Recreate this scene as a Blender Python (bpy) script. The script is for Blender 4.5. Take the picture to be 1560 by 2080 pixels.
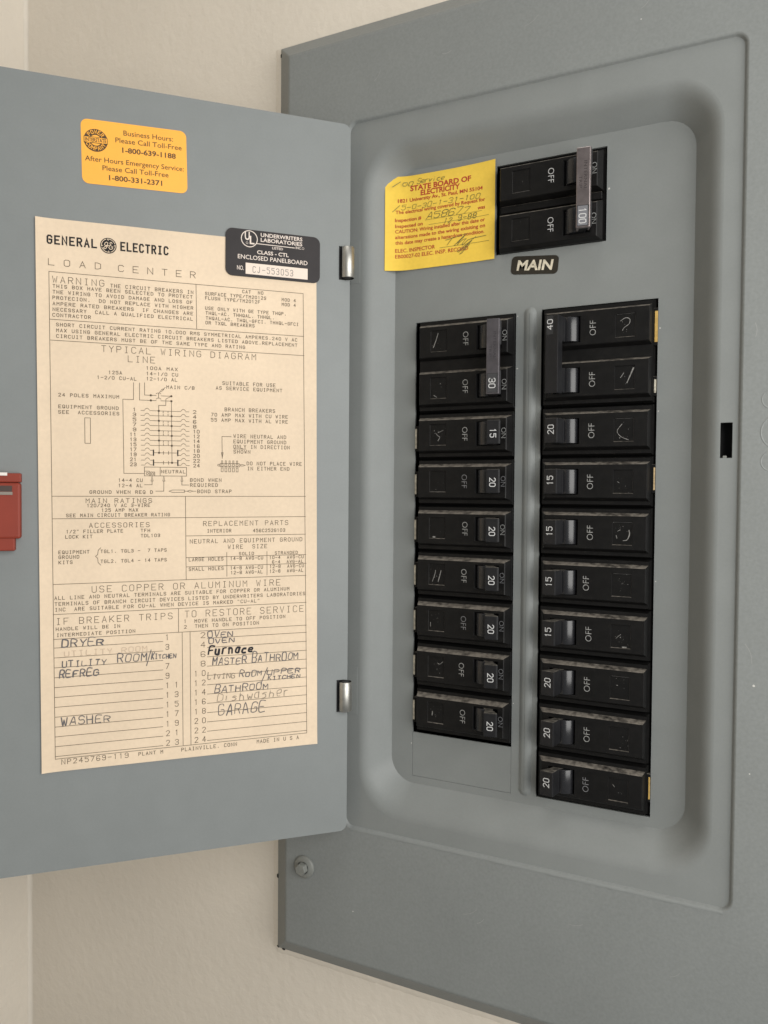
import bpy, bmesh, math, random
from mathutils import Matrix, Vector

for o in list(bpy.data.objects):
    bpy.data.objects.remove(o, do_unlink=True)
SC = bpy.context.scene
COL = SC.collection
MM = 0.001
random.seed(7)

# ------------------------------------------------------------------ camera
cam = bpy.data.cameras.new('camera')
camo = bpy.data.objects.new('camera', cam)
COL.objects.link(camo)
yaw, pitch, roll = 0.4540, -0.0256, -0.0073
R = (Matrix.Rotation(yaw, 3, 'Z') @ Matrix.Rotation(pitch, 3, 'X') @ Matrix.Rotation(roll, 3, 'Y'))
right, fwd, up = R.col[0], R.col[1], R.col[2]
M = Matrix.Identity(4)
for i in range(3):
    M[i][0] = right[i]; M[i][1] = up[i]; M[i][2] = -fwd[i]
M.translation = Vector((0.173768, -0.3949975, -0.0944273))
camo.matrix_world = M
cam.sensor_fit = 'VERTICAL'; cam.sensor_height = 24.0
cam.lens = 24.0 * 1562.0 / 2080.0
cam.clip_start = 0.005; cam.clip_end = 30.0
SC.camera = camo
SC.render.resolution_x = 768; SC.render.resolution_y = 1024

# ------------------------------------------------------------------ world, lamps, exposure
w = bpy.data.worlds.new('World'); SC.world = w; w.use_nodes = True
bg = w.node_tree.nodes['Background']
bg.inputs[0].default_value = (0.97, 1.0, 0.99, 1); bg.inputs[1].default_value = 0.245

def lamp(name, loc, target, size, size_y, power, col):
    l = bpy.data.lights.new(name, 'AREA'); l.shape = 'RECTANGLE'
    l.size = size; l.size_y = size_y; l.energy = power; l.color = col
    ob = bpy.data.objects.new(name, l); COL.objects.link(ob)
    ob.location = loc
    ob.rotation_euler = (Vector(target) - Vector(loc)).to_track_quat('-Z', 'Y').to_euler()
    return ob
lamp('window_light', (0.57, -0.38, -0.02), (0.0, 0.0, -0.09), 0.62, 0.66, 6.5, (1.0, 0.985, 0.95))
lamp('ceiling_lamp', (0.08, -0.48, 1.20), (0.0, 0.0, -0.08), 0.60, 0.60, 3.4, (1.0, 0.965, 0.90))

SC.view_settings.view_transform = 'Standard'
try: SC.view_settings.look = 'None'
except Exception: pass
SC.view_settings.exposure = 0.0; SC.view_settings.gamma = 1.0
SC.view_settings.use_curve_mapping = False

# ------------------------------------------------------------------ materials
def mat(name, col, rough=0.5, metal=0.0, spec=0.5, bump=None, var=None, dust=None, coat=0.0):
    """bump=(scale per metre, strength, distance mm); var=(scale, amount); dust=(colour, amount)"""
    m = bpy.data.materials.new(name); m.use_nodes = True
    nt = m.node_tree; N = nt.nodes; L = nt.links
    b = N['Principled BSDF']
    b.inputs['Base Color'].default_value = (*col, 1)
    b.inputs['Roughness'].default_value = rough
    b.inputs['Metallic'].default_value = metal
    b.inputs['Specular IOR Level'].default_value = spec
    if coat: b.inputs['Coat Weight'].default_value = coat
    tc = N.new('ShaderNodeTexCoord')
    out = None
    if var:
        for k, (sc, am) in enumerate(var):
            n = N.new('ShaderNodeTexNoise'); n.inputs['Scale'].default_value = sc
            n.inputs['Detail'].default_value = 5; L.new(tc.outputs['Object'], n.inputs['Vector'])
            mr = N.new('ShaderNodeMapRange')
            mr.inputs['From Min'].default_value = 0.3; mr.inputs['From Max'].default_value = 0.7
            mr.inputs['To Min'].default_value = 1 - am; mr.inputs['To Max'].default_value = 1 + am
            L.new(n.outputs['Fac'], mr.inputs['Value'])
            mx = N.new('ShaderNodeMix'); mx.data_type = 'RGBA'; mx.blend_type = 'MULTIPLY'
            mx.inputs[0].default_value = 1.0
            if out is None: mx.inputs[6].default_value = (*col, 1)
            else: L.new(out, mx.inputs[6])
            L.new(mr.outputs[0], mx.inputs[7]); out = mx.outputs[2]
    if dust:
        g = N.new('ShaderNodeNewGeometry'); sx = N.new('ShaderNodeSeparateXYZ')
        L.new(g.outputs['Normal'], sx.inputs[0])
        mr = N.new('ShaderNodeMapRange'); mr.interpolation_type = 'SMOOTHSTEP'
        mr.inputs['From Min'].default_value = 0.35; mr.inputs['From Max'].default_value = 0.8
        L.new(sx.outputs[2], mr.inputs['Value'])
        n = N.new('ShaderNodeTexNoise'); n.inputs['Scale'].default_value = 350
        n.inputs['Detail'].default_value = 6; L.new(tc.outputs['Object'], n.inputs['Vector'])
        m2 = N.new('ShaderNodeMapRange'); m2.inputs['From Min'].default_value = 0.25
        m2.inputs['From Max'].default_value = 0.62; L.new(n.outputs['Fac'], m2.inputs['Value'])
        mu = N.new('ShaderNodeMath'); mu.operation = 'MULTIPLY'
        L.new(mr.outputs[0], mu.inputs[0]); L.new(m2.outputs[0], mu.inputs[1])
        # thin film of dust over everything
        n3 = N.new('ShaderNodeTexNoise'); n3.inputs['Scale'].default_value = 130
        n3.inputs['Detail'].default_value = 8; L.new(tc.outputs['Object'], n3.inputs['Vector'])
        m3 = N.new('ShaderNodeMapRange'); m3.inputs['From Min'].default_value = 0.5
        m3.inputs['From Max'].default_value = 0.8; m3.inputs['To Max'].default_value = 0.018
        L.new(n3.outputs['Fac'], m3.inputs['Value'])
        ma = N.new('ShaderNodeMath'); ma.operation = 'MULTIPLY_ADD'; ma.use_clamp = True
        L.new(mu.outputs[0], ma.inputs[0]); ma.inputs[1].default_value = dust[1]
        L.new(m3.outputs[0], ma.inputs[2])
        mx = N.new('ShaderNodeMix'); mx.data_type = 'RGBA'
        L.new(ma.outputs[0], mx.inputs[0])
        if out is None: mx.inputs[6].default_value = (*col, 1)
        else: L.new(out, mx.inputs[6])
        mx.inputs[7].default_value = (*dust[0], 1)
        out = mx.outputs[2]
        mr2 = N.new('ShaderNodeMapRange'); mr2.inputs['To Min'].default_value = rough
        mr2.inputs['To Max'].default_value = 0.95
        L.new(ma.outputs[0], mr2.inputs['Value']); L.new(mr2.outputs[0], b.inputs['Roughness'])
    if out is not None: L.new(out, b.inputs['Base Color'])
    if bump:
        prev = None
        for sc, st, dist in bump:
            n = N.new('ShaderNodeTexNoise'); n.inputs['Scale'].default_value = sc
            n.inputs['Detail'].default_value = 3; L.new(tc.outputs['Object'], n.inputs['Vector'])
            bp = N.new('ShaderNodeBump'); bp.inputs['Strength'].default_value = st
            bp.inputs['Distance'].default_value = dist * MM
            L.new(n.outputs['Fac'], bp.inputs['Height'])
            if prev: L.new(prev, bp.inputs['Normal'])
            prev = bp.outputs[0]
        L.new(prev, b.inputs['Normal'])
    return m

M_COVER = mat('cover paint', (0.205, 0.217, 0.213), 0.52, spec=0.35, bump=[(900, 0.35, 0.12), (240, 0.2, 0.2), (12, 0.08, 2.0)], var=[(700, 0.06), (25, 0.03)])
M_RECESS = mat('recess paint', (0.205, 0.217, 0.213), 0.5, spec=0.35, bump=[(300, 0.04, 0.12)], var=[(60, 0.03), (800, 0.02)])
M_DOOR = mat('door paint', (0.207, 0.221, 0.220), 0.48, spec=0.35, bump=[(300, 0.06, 0.1), (14, 0.10, 2.0)], var=[(14, 0.045), (90, 0.02), (900, 0.02)])
M_WALL = mat('wall paint', (0.68, 0.62, 0.535), 0.8, spec=0.2, bump=[(150, 0.55, 0.85), (420, 0.35, 0.3)], var=[(12, 0.03)])
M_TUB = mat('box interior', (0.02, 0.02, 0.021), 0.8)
M_PLASTIC = mat('black plastic', (0.0062, 0.0060, 0.0060), 0.42, spec=0.20, bump=[(1500, 0.12, 0.06)], dust=((0.24, 0.215, 0.185), 0.8), var=[(300, 0.2)])
M_PLAIN = mat('clean black plastic', (0.007, 0.0068, 0.0066), 0.5, spec=0.2, var=[(300, 0.25)])
M_HANDLE = mat('handle plastic', (0.010, 0.010, 0.0112), 0.42, spec=0.3, dust=((0.22, 0.20, 0.17), 0.6), var=[(500, 0.15)], bump=[(1800, 0.08, 0.05)])
M_BARREL = mat('handle barrel', (0.014, 0.014, 0.016), 0.24, spec=0.55, var=[(400, 0.1)])
M_STEEL = mat('bright steel', (0.46, 0.45, 0.42), 0.45, metal=1.0, bump=[(900, 0.15, 0.08)], var=[(300, 0.12)])
M_TIE = mat('plated tie bar', (0.30, 0.255, 0.25), 0.28, metal=0.9, bump=[(900, 0.2, 0.08)], var=[(250, 0.15)])
M_TIED = mat('dull plated tie bar', (0.10, 0.092, 0.10), 0.42, metal=0.6, bump=[(700, 0.3, 0.1)], var=[(250, 0.15)])
M_PAPER = mat('cream paper', (0.715, 0.575, 0.425), 0.8, spec=0.25, bump=[(600, 0.15, 0.08), (40, 0.12, 0.5)], var=[(35, 0.04), (11, 0.05), (500, 0.03)])
M_INK = mat('brown black ink', (0.10, 0.075, 0.052), 0.8, spec=0.2)
M_BOLDINK = mat('black ink', (0.022, 0.02, 0.02), 0.7, spec=0.2)
M_PENCIL = mat('grey marker', (0.135, 0.125, 0.125), 0.7, spec=0.2, var=[(500, 0.3)])
M_FAINT = mat('faint pencil', (0.27, 0.22, 0.17), 0.8, spec=0.2, var=[(500, 0.25)])
M_RUBBED = mat('rubbed out pencil', (0.55, 0.43, 0.32), 0.8, spec=0.2)
M_MARKER = mat('black marker', (0.012, 0.011, 0.016), 0.6, spec=0.3)
M_ULBLACK = mat('black foil', (0.028, 0.024, 0.025), 0.5, spec=0.22, var=[(80, 0.12)])
M_ULWHITE = mat('cream print', (0.72, 0.62, 0.55), 0.6)
M_ULBOX = mat('number field', (0.76, 0.64, 0.55), 0.6)
M_ULNUM = mat('grey type', (0.22, 0.19, 0.18), 0.7)
M_ORANGE = mat('orange vinyl', (0.93, 0.43, 0.055), 0.45, spec=0.4, var=[(40, 0.03), (600, 0.02)])
M_ORINK = mat('dark brown print', (0.075, 0.040, 0.012), 0.6)
M_YELLOW = mat('yellow paper', (0.80, 0.545, 0.075), 0.6, spec=0.3, var=[(60, 0.04), (500, 0.03)], bump=[(400, 0.1, 0.08)])
M_REDINK = mat('red print', (0.42, 0.045, 0.02), 0.7)
M_PEN = mat('black ballpoint', (0.14, 0.12, 0.035), 0.6)
M_PLATE = mat('dark brown plate', (0.024, 0.020, 0.014), 0.45, spec=0.4, var=[(200, 0.1)])
M_PLATEW = mat('worn cream lettering', (0.60, 0.54, 0.42), 0.6, var=[(500, 0.25)])
M_WHITE = mat('white legend', (0.52, 0.52, 0.52), 0.6)
M_GREY = mat('grey legend', (0.26, 0.26, 0.25), 0.6, var=[(600, 0.3)])
M_DIM = mat('dim legend', (0.15, 0.15, 0.155), 0.6, var=[(600, 0.3)])
M_RATING = mat('rating panel', (0.04, 0.04, 0.043), 0.45)
M_RATELT = mat('pale rating panel', (0.16, 0.16, 0.175), 0.4)
M_EMBM = mat('main bar lettering', (0.10, 0.085, 0.085), 0.4, metal=.7)
M_EMBD = mat('dull bar lettering', (0.05, 0.046, 0.052), 0.5, metal=.4)
M_SCUFF = mat('chalky scuff', (0.20, 0.195, 0.185), 0.8, var=[(900, 0.4)])
M_SCUFF_HILITE = mat('faint scuff and highlight', (0.075, 0.072, 0.07), 0.8, var=[(900, 0.4)])
M_STRIPW = mat('aged white strip', (0.50, 0.46, 0.37), 0.7, var=[(700, 0.35)])
M_STRIPY = mat('amber strip', (0.52, 0.33, 0.09), 0.5, var=[(500, 0.2)])
M_STRIPT = mat('tan strip', (0.48, 0.35, 0.19), 0.65, var=[(700, 0.3)])
M_RED = mat('red plastic', (0.235, 0.036, 0.020), 0.5, spec=0.3, var=[(60, 0.06)], bump=[(900, 0.08, 0.06)])
M_REDDK = mat('slot in red plastic', (0.05, 0.03, 0.024), 0.6)
M_REDGR = mat('grey slide', (0.23, 0.20, 0.17), 0.6)
M_STRIPE = mat('white bar', (0.75, 0.70, 0.66), 0.5)
M_SCREW = mat('painted screw', (0.19, 0.195, 0.18), 0.48, bump=[(700, 0.3, 0.15)], var=[(300, 0.1)])
M_SCRATCH = mat('rubbed paint', (0.27, 0.275, 0.265), 0.6)
M_CHIP = mat('paint chip', (0.02, 0.018, 0.016), 0.8)
M_CHIPW = mat('pale paint nick', (0.55, 0.54, 0.51), 0.7)
M_CAULK = mat('wall caulk', (0.68, 0.62, 0.535), 0.8, var=[(40, 0.05)])

# ------------------------------------------------------------------ mesh helpers (all in millimetres)
class MB:
    def __init__(s):
        s.v = []; s.f = []; s.m = []; s.sm = []
    def poly(s, pts, mi=0, smooth=False):
        b = len(s.v); s.v += [tuple(p) for p in pts]
        s.f.append(tuple(range(b, b + len(pts)))); s.m.append(mi); s.sm.append(smooth)
    def grid(s, rows, mi=0, smooth=True, closed=False):
        b = len(s.v); n = len(rows[0])
        for r in rows: s.v += [tuple(p) for p in r]
        for i in range(len(rows) - 1):
            for j in range(n if closed else n - 1):
                k = (j + 1) % n
                s.f.append((b + i * n + j, b + i * n + k, b + (i + 1) * n + k, b + (i + 1) * n + j))
                s.m.append(mi); s.sm.append(smooth)
    def bm(s, bm, mi=None, smooth=False, T=None):
        bm.verts.index_update(); b = len(s.v)
        for v in bm.verts:
            c = T @ v.co if T else v.co
            s.v.append(tuple(c))
        for f in bm.faces:
            s.f.append(tuple(b + v.index for v in f.verts))
            s.m.append(f.material_index if mi is None else mi); s.sm.append(smooth)
        bm.free()
    def box(s, x0, x1, y0, y1, z0, z1, bev=0.0, mi=0, seg=1, T=None, smooth=False):
        bm = bmesh.new()
        bmesh.ops.create_cube(bm, size=1.0)
        for v in bm.verts:
            v.co = Vector(((x0 + x1) / 2 + v.co.x * (x1 - x0), (y0 + y1) / 2 + v.co.y * (y1 - y0), (z0 + z1) / 2 + v.co.z * (z1 - z0)))
        if bev > 0:
            bmesh.ops.bevel(bm, geom=list(bm.edges), offset=bev, segments=seg, profile=0.5, affect='EDGES')
        s.bm(bm, mi, smooth, T)
    def prism(s, pts, z0, z1, bev=0.0, mi=0, T=None):
        """pts: outline in the x-y plane, extruded along z"""
        bm = bmesh.new()
        lo = [bm.verts.new((p[0], p[1], z0)) for p in pts]; hi = [bm.verts.new((p[0], p[1], z1)) for p in pts]
        n = len(pts)
        bm.faces.new(lo); bm.faces.new(hi)
        for i in range(n): bm.faces.new((lo[i], lo[(i + 1) % n], hi[(i + 1) % n], hi[i]))
        bmesh.ops.recalc_face_normals(bm, faces=list(bm.faces))
        if bev > 0: bmesh.ops.bevel(bm, geom=list(bm.edges), offset=bev, segments=2, profile=0.5, affect='EDGES')
        s.bm(bm, mi, False, T)
    def cyl(s, c, axis, r, l, n=24, mi=0, bev=0.0, T=None):
        bm = bmesh.new()
        bmesh.ops.create_cone(bm, cap_ends=True, segments=n, radius1=r, radius2=r, depth=l)
        if bev > 0:
            es = [e for e in bm.edges if abs(e.verts[0].co.z - e.verts[1].co.z) < 1e-6]
            bmesh.ops.bevel(bm, geom=es, offset=bev, segments=2, profile=0.5, affect='EDGES')
        q = Vector((0, 0, 1)).rotation_difference(Vector(axis)).to_matrix().to_4x4()
        TT = Matrix.Translation(c) @ q
        if T: TT = T @ TT
        b = len(s.f); s.bm(bm, mi, True, TT)
        for i in range(b, len(s.f)):
            if len(s.f[i]) > 6: s.sm[i] = False
    def build(s, name, mats, parent=None, loc=None, rot=None):
        me = bpy.data.meshes.new(name)
        me.from_pydata([(x * MM, y * MM, z * MM) for x, y, z in s.v], [], s.f)
        if not isinstance(mats, (list, tuple)): mats = [mats]
        for m in mats: me.materials.append(m)
        me.polygons.foreach_set('material_index', s.m)
        me.polygons.foreach_set('use_smooth', s.sm)
        me.validate(); me.update()
        return link(name, me, parent, loc, rot)
def link(name, me, parent=None, loc=None, rot=None):
    o = bpy.data.objects.new(name, me); COL.objects.link(o)
    if parent: o.parent = parent
    if loc: o.location = [c * MM for c in loc]
    if rot: o.rotation_euler = rot
    return o
def thing(name, label, cat, loc=(0, 0, 0), rot=(0, 0, 0), group=None, data=None):
    o = bpy.data.objects.new(name, data); COL.objects.link(o)
    o.location = [c * MM for c in loc]; o.rotation_euler = rot
    tag(o, label, cat, group); return o
def tag(o, label=None, cat=None, group=None, kind=None):
    if label: o['label'] = label
    if cat: o['category'] = cat
    if group: o['group'] = group
    if kind: o['kind'] = kind
def fix_normals(o):
    bm = bmesh.new(); bm.from_mesh(o.data)
    bmesh.ops.recalc_face_normals(bm, faces=list(bm.faces)); bm.to_mesh(o.data); bm.free()

def rrect(x0, x1, z0, z1, r, n=8):
    """counter-clockwise seen from the front (-y)"""
    pts = []
    for cx, cz, a0 in ((x1 - r, z0 + r, -90), (x1 - r, z1 - r, 0), (x0 + r, z1 - r, 90), (x0 + r, z0 + r, 180)):
        for i in range(n + 1):
            a = math.radians(a0 + 90 * i / n)
            pts.append((cx + r * math.cos(a), cz + r * math.sin(a)))
    return pts
def fill(mb, loops, y, mi=0):
    bm = bmesh.new(); es = []
    for lp in loops:
        vs = []
        for x, z in lp:
            if vs and (Vector((x, y, z)) - vs[-1].co).length < 1e-5: continue
            vs.append(bm.verts.new((x, y, z)))
        for i in range(len(vs)): es.append(bm.edges.new((vs[i], vs[(i + 1) % len(vs)])))
    bmesh.ops.triangle_fill(bm, use_beauty=True, use_dissolve=False, edges=es, normal=(0, -1, 0))
    mb.bm(bm, mi)
RECT = lambda x0, x1, z0, z1: [(x0, z0), (x1, z0), (x1, z1), (x0, z1)]

# ------------------------------------------------------------------ lettering
G = {'A': '002640 1232', 'B': '00063645443303 3342413000', 'C': '4130100105163645', 'D': '00062645412000',
 'E': '40000646 0333', 'F': '000646 0333', 'G': '45361605011030414323', 'H': '0006 4046 0343', 'I': '1030 2026 1636',
 'J': '0110203136', 'K': '0006 4602 1340', 'L': '060040', 'M': '0006234640', 'N': '00064046', 'O': '100105163645413010',
 'P': '00063645443303', 'Q': '100105163645413010 2240', 'R': '00063645443303 2340', 'S': '011030414233130405163645',
 'T': '2026 0646', 'U': '060110304146', 'V': '062046', 'W': '0610243046', 'X': '0046 0640', 'Y': '062346 2320', 'Z': '06460040',
 '0': '100105163645413010', '1': '152620', '2': '0516364544000040', '3': '0516364544331 3342413010 01'.replace('1 33', '13 33').replace('10 01', '1001'),
 '4': '300636 '.strip() and '360242 3630', '5': '4606042443 '.strip() + '41301001', '6': '453616050110304142331302',
 '7': '064610', '8': '1304051636454433130201103041423 3'.replace('3 3', '33'), '9': '0110304145361605041333 44'.replace(' ', ''),
 '.': '2021', ',': '2110', ':': '2122 2425', '-': '0343', '/': '0046', '"': '1516 3536', '#': '1016 3036 0242 0444', "'": '2526',
 'a': '3431201001 3134 '.strip() + '', 'c': '341403011030', 'e': '0232341403011030', 'h': '0006 03143330', 'i': '1013 1515',
 'n': '0004 03143330', 'o': '100103143431 10'.replace(' ', ''), 'r': '0004 031434', 's': '34140323311000', 'u': '0401103034 3430',
 'v': '041034', 'w': '041022304 4'.replace(' ', '')}
G['a'] = '34140301103031 3430'
G['2'] = '05163645440040'
G['3'] = '0516364544331 3'.replace(' ', '') + ' 3342413010' + '01'
G['5'] = '4606043443413010' + '01'
def strokes(ch):
    out = []
    for s in G.get(ch, '').split():
        out.append([(int(s[i]), int(s[i + 1])) for i in range(0, len(s) - 1, 2)])
    return out
class Ink:
    """thin ribbons lying a hair in front of a sheet; warp(x, z) gives the sheet's y"""
    def __init__(s, warp=None, y=-0.09, step=4.0):
        s.mb = MB(); s.warp = warp or (lambda x, z: 0.0); s.y = y; s.k = 0; s.step = step
    def P(s, x, z): return (x, s.warp(x, z) + s.y - 0.006 * (s.k % 6), z)
    def line(s, pts, wd, mi=0, cap=0.5):
        s.k += 1
        q = []
        for p in pts:
            if not q or math.hypot(p[0] - q[-1][0], p[1] - q[-1][1]) > 1e-4: q.append(p)
        if len(q) < 2:
            x, z = q[0]; q = [(x, z - wd / 2), (x, z + wd / 2)]
        d = []
        for a, b in zip(q, q[1:]):
            n = max(1, int(math.hypot(b[0] - a[0], b[1] - a[1]) / s.step))
            for i in range(n): d.append((a[0] + (b[0] - a[0]) * i / n, a[1] + (b[1] - a[1]) * i / n))
        d.append(q[-1]); q = d
        def un(a, b):
            l = math.hypot(b[0] - a[0], b[1] - a[1]); return ((b[0] - a[0]) / l, (b[1] - a[1]) / l)
        closed = math.hypot(q[0][0] - q[-1][0], q[0][1] - q[-1][1]) < 1e-4 and len(q) > 3
        if not closed:
            t = un(q[0], q[1]); q[0] = (q[0][0] - t[0] * wd * cap, q[0][1] - t[1] * wd * cap)
            t = un(q[-2], q[-1]); q[-1] = (q[-1][0] + t[0] * wd * cap, q[-1][1] + t[1] * wd * cap)
        L, Rr = [], []
        n = len(q)
        for i in range(n):
            if closed:
                a = un(q[i - 1 if i else n - 2], q[i]); b = un(q[i], q[i + 1 if i < n - 1 else 1])
            else:
                a = un(q[max(i - 1, 0)], q[max(i, 1)]); b = un(q[min(i, n - 2)], q[min(i + 1, n - 1)])
            nx, nz = -(a[1] + b[1]), a[0] + b[0]
            l = math.hypot(nx, nz)
            if l < 0.25: nx, nz, l = -a[1], a[0], 1.0
            c = (nx * -a[1] + nz * a[0]) / l
            h = wd / 2 / max(c, 0.45)
            L.append(s.P(q[i][0] + nx / l * h, q[i][1] + nz / l * h)); Rr.append(s.P(q[i][0] - nx / l * h, q[i][1] - nz / l * h))
        s.mb.grid([Rr, L], mi, False)
    def disc(s, x, z, r, mi=0, n=14, rz=None):
        s.k += 1
        s.mb.poly([s.P(x + r * math.cos(2 * math.pi * i / n), z + (rz or r) * math.sin(2 * math.pi * i / n)) for i in range(n)], mi)
    def ring(s, x, z, r, wd, mi=0, n=28, a0=0, a1=360, rz=None):
        s.line([(x + r * math.cos(math.radians(a0 + (a1 - a0) * i / n)), z + (rz or r) * math.sin(math.radians(a0 + (a1 - a0) * i / n))) for i in range(n + 1)], wd, mi)
    def rect(s, x0, x1, z0, z1, mi=0):
        s.k += 1; s.mb.poly([s.P(x0, z0), s.P(x1, z0), s.P(x1, z1), s.P(x0, z1)], mi)
    def brush(s, pts, wd, mi, rnd):
        # smooth curve through the points, drawn as short overlapping dabs of varying width
        q = [pts[0]] + list(pts) + [pts[-1]]; out = []
        for i in range(1, len(q) - 2):
            p0, p1, p2, p3 = q[i - 1], q[i], q[i + 1], q[i + 2]
            for k in range(4):
                u = k / 4
                out.append(tuple(.5 * (2 * p1[c] + (p2[c] - p0[c]) * u + (2 * p0[c] - 5 * p1[c] + 4 * p2[c] - p3[c]) * u * u + (3 * p1[c] - p0[c] - 3 * p2[c] + p3[c]) * u ** 3) for c in (0, 1)))
        out.append(pts[-1])
        w0 = wd * (.75 + .5 * rnd.random()); w1 = wd * (.6 + .45 * rnd.random())
        n = len(out) - 1
        for a in range(0, n, 3):
            s.line(out[a:min(a + 4, n + 1)], w0 + (w1 - w0) * a / max(1, n) + wd * .18 * (rnd.random() - .5), mi, .35)
    def text(s, t, x0, z0, x1, h, wd, mi=0, gw=0.66, jit=0.0, slant=0.0, rnd=None, cap1=1.0):
        n = len(t)
        if n == 1: adv = 1.0; g = x1 - x0
        else:
            adv = (x1 - x0) / (n - 1 + gw); g = adv * gw
        for i, ch in enumerate(t):
            gx = x0 + i * adv; dz = 0; k = 1.0; an = 0
            if jit:
                dz = (rnd.random() - .5) * jit * h * .35; k = (cap1 if i == 0 else 1) + (rnd.random() - .5) * jit; an = (rnd.random() - .5) * jit * .5
            for st in strokes(ch):
                pts = []
                for a, b in st:
                    u, v = a / 4 * g, b / 6 * h * k
                    if jit: u += (rnd.random() - .5) * jit * g * .3; v += (rnd.random() - .5) * jit * h * .14
                    u += v * (slant + an)
                    pts.append((gx + u, z0 + dz + v))
                if jit: s.brush(pts, wd, mi, rnd)
                else: s.line(pts, wd, mi)
    def font(s, t, x0, z0, x1, h, mi=0, bold=0.0, sh=0.0, extent=None):
        """block lettering from the built-in font, fitted to x0..x1 and cap height h"""
        s.k += 1
        def mesh(tx):
            c = bpy.data.curves.new('t', 'FONT'); c.body = tx; c.offset = bold; c.shear = sh
            c.resolution_u = 3
            o = bpy.data.objects.new('t', c); COL.objects.link(o)
            dg = bpy.context.evaluated_depsgraph_get()
            me = bpy.data.meshes.new_from_object(o.evaluated_get(dg))
            vs = [tuple(v.co) for v in me.vertices]; fs = [tuple(p.vertices) for p in me.polygons]
            bpy.data.objects.remove(o); bpy.data.curves.remove(c); bpy.data.meshes.remove(me)
            return vs, fs
        if bold not in CAPS:
            v, _ = mesh('H'); CAPS[bold] = max(p[1] for p in v)
        v, f = mesh(t)
        a, b = min(p[0] for p in v), max(p[0] for p in v)
        sx = (x1 - x0) / (b - a); sz = h / CAPS[bold]
        base = len(s.mb.v)
        s.mb.v += [s.P(x0 + (p[0] - a) * sx, z0 + p[1] * sz) for p in v]
        for q in f:
            s.mb.f.append(tuple(base + i for i in q)); s.mb.m.append(mi); s.mb.sm.append(False)
    def build(s, name, mats, parent, loc=None, rot=None): return s.mb.build(name, mats, parent, loc, rot)
CAPS = {}

# ------------------------------------------------------------------ walls
mb = MB()
X0, X1, Z0, Z1 = -311.0, 900.0, -1250.0, 1150.0
hx0, hx1, hz0, hz1 = -40, 170, -300, 125
for a, b, c, d in ((X0, X1, Z0, hz0), (X0, X1, hz1, Z1), (X0, hx0, hz0, hz1), (hx1, X1, hz0, hz1)):
    mb.poly([(a, 0, c), (b, 0, c), (b, 0, d), (a, 0, d)])
tag(mb.build('wall', M_WALL), kind='structure')
mb = MB(); mb.poly([(X0, -2500, Z0), (X0, -0.0, Z0), (X0, -0.0, Z1), (X0, -2500, Z1)])
tag(mb.build('side_wall', M_WALL), kind='structure')
# rounded bead of caulk and paint in the inside corner
mb = MB(); rows = []
rr = random.Random(3)
for i in range(121):
    z = -650 + i * 10.0; r = 2.2 + rr.random() * .8
    rows.append([(X0 + r * (1 - math.sin(a)) + .05, -r * (1 - math.cos(a)) - .05, z) for a in [math.radians(90 * k / 6) for k in range(7)]])
mb.grid(rows)
tag(mb.build('corner_bead', M_CAULK), kind='structure')

# ragged ridge of wall paint where the brush met the cover
mb = MB(); rr = random.Random(8)
def ridge(a, b, side):
    n = 90; rows = []
    for i in range(n + 1):
        t = a + (b - a) * i / n; j = rr.random() * .7; h = .35 + rr.random() * .35
        if side: rows.append([(-93.2 - j, -.02, t), (-92.0 - j * .5, -h, t), (-90.4, -h - .25, t), (-89.2, -.9, t)])
        else: rows.append([(t, -.02, -380.0 - j), (t, -h, -378.8 - j * .5), (t, -h - .25, -377.4), (t, -.9, -376.2)])
    mb.grid(rows, 0, True)
ridge(-377, 172, True); ridge(-90, 220, False)
tag(mb.build('wall_paint_ridge', M_WALL), kind='structure')

# ------------------------------------------------------------------ electrical panel
panel = thing('electrical_panel', 'grey metal electrical panel set in the beige wall with its door swung open', 'electrical panel', (0, 0, 0))
YL = -12.3; YF = -14.0
mb = MB()
outer = rrect(-90.5, 220, -377.5, 172.5, 0.6)
def ring(pts, y): return [(x, y, z) for x, z in pts]
mb.grid([ring(outer, 0.4), ring(rrect(-89.6, 219.1, -376.6, 171.6, 0.6), -0.9)], 0, False, True)
mb.grid([ring(rrect(-89.6, 219.1, -376.6, 171.6, 0.6), -0.9), ring(rrect(-76.3, 205.8, -363.3, 158.3, 0.8), -13.4)], 0, False, True)
mb.grid([ring(rrect(-76.3, 205.8, -363.3, 158.3, 0.8), -13.4), ring(rrect(-75.6, 205.1, -362.6, 157.6, 0.9), -13.85), ring(rrect(-74.6, 204.1, -361.6, 156.6, 1.2), YF)], 0, True, True)
fill(mb, [rrect(-74.6, 204.1, -361.6, 156.6, 1.2), rrect(-37.0, 166.3, -286.0, 112.2, 6.5)], YF, 0)
mb.grid([ring(rrect(-37.0, 166.3, -286.0, 112.2, 6.5), YF), ring(rrect(-36.4, 165.7, -285.4, 111.6, 5.8), -13.85), ring(rrect(-35.9, 165.2, -284.9, 111.1, 5.2), -13.3),
         ring(rrect(-35.6, 164.8, -284.6, 110.8, 4.8), -12.5), ring(rrect(-35.4, 164.6, -284.4, 110.6, 4.6), YL)], 0, True, True)
RO = (-27.6, 156.9, -276.0, 98.8, 26.0); RI = (-12.9, 144.1, -258.6, 84.6, 14.0)
slot = (157.2, 162.3, -77.7, -61.6)
fill(mb, [rrect(-35.4, 164.6, -284.4, 110.6, 4.6), rrect(*RO), RECT(*slot)], YL, 1)
rows = []
for t in (0, .06, .12, .18, .25, .32, .38, .44, .5, .6, .7, .85, 1.0):
    f = 1.3333 * (t * t if t < .5 else .25 + (t - .5))
    p = [a + (b - a) * t for a, b in zip(RO, RI)]
    rows.append(ring(rrect(*p), YL * (1 - f)))
mb.grid(rows, 1, True, True)
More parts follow.
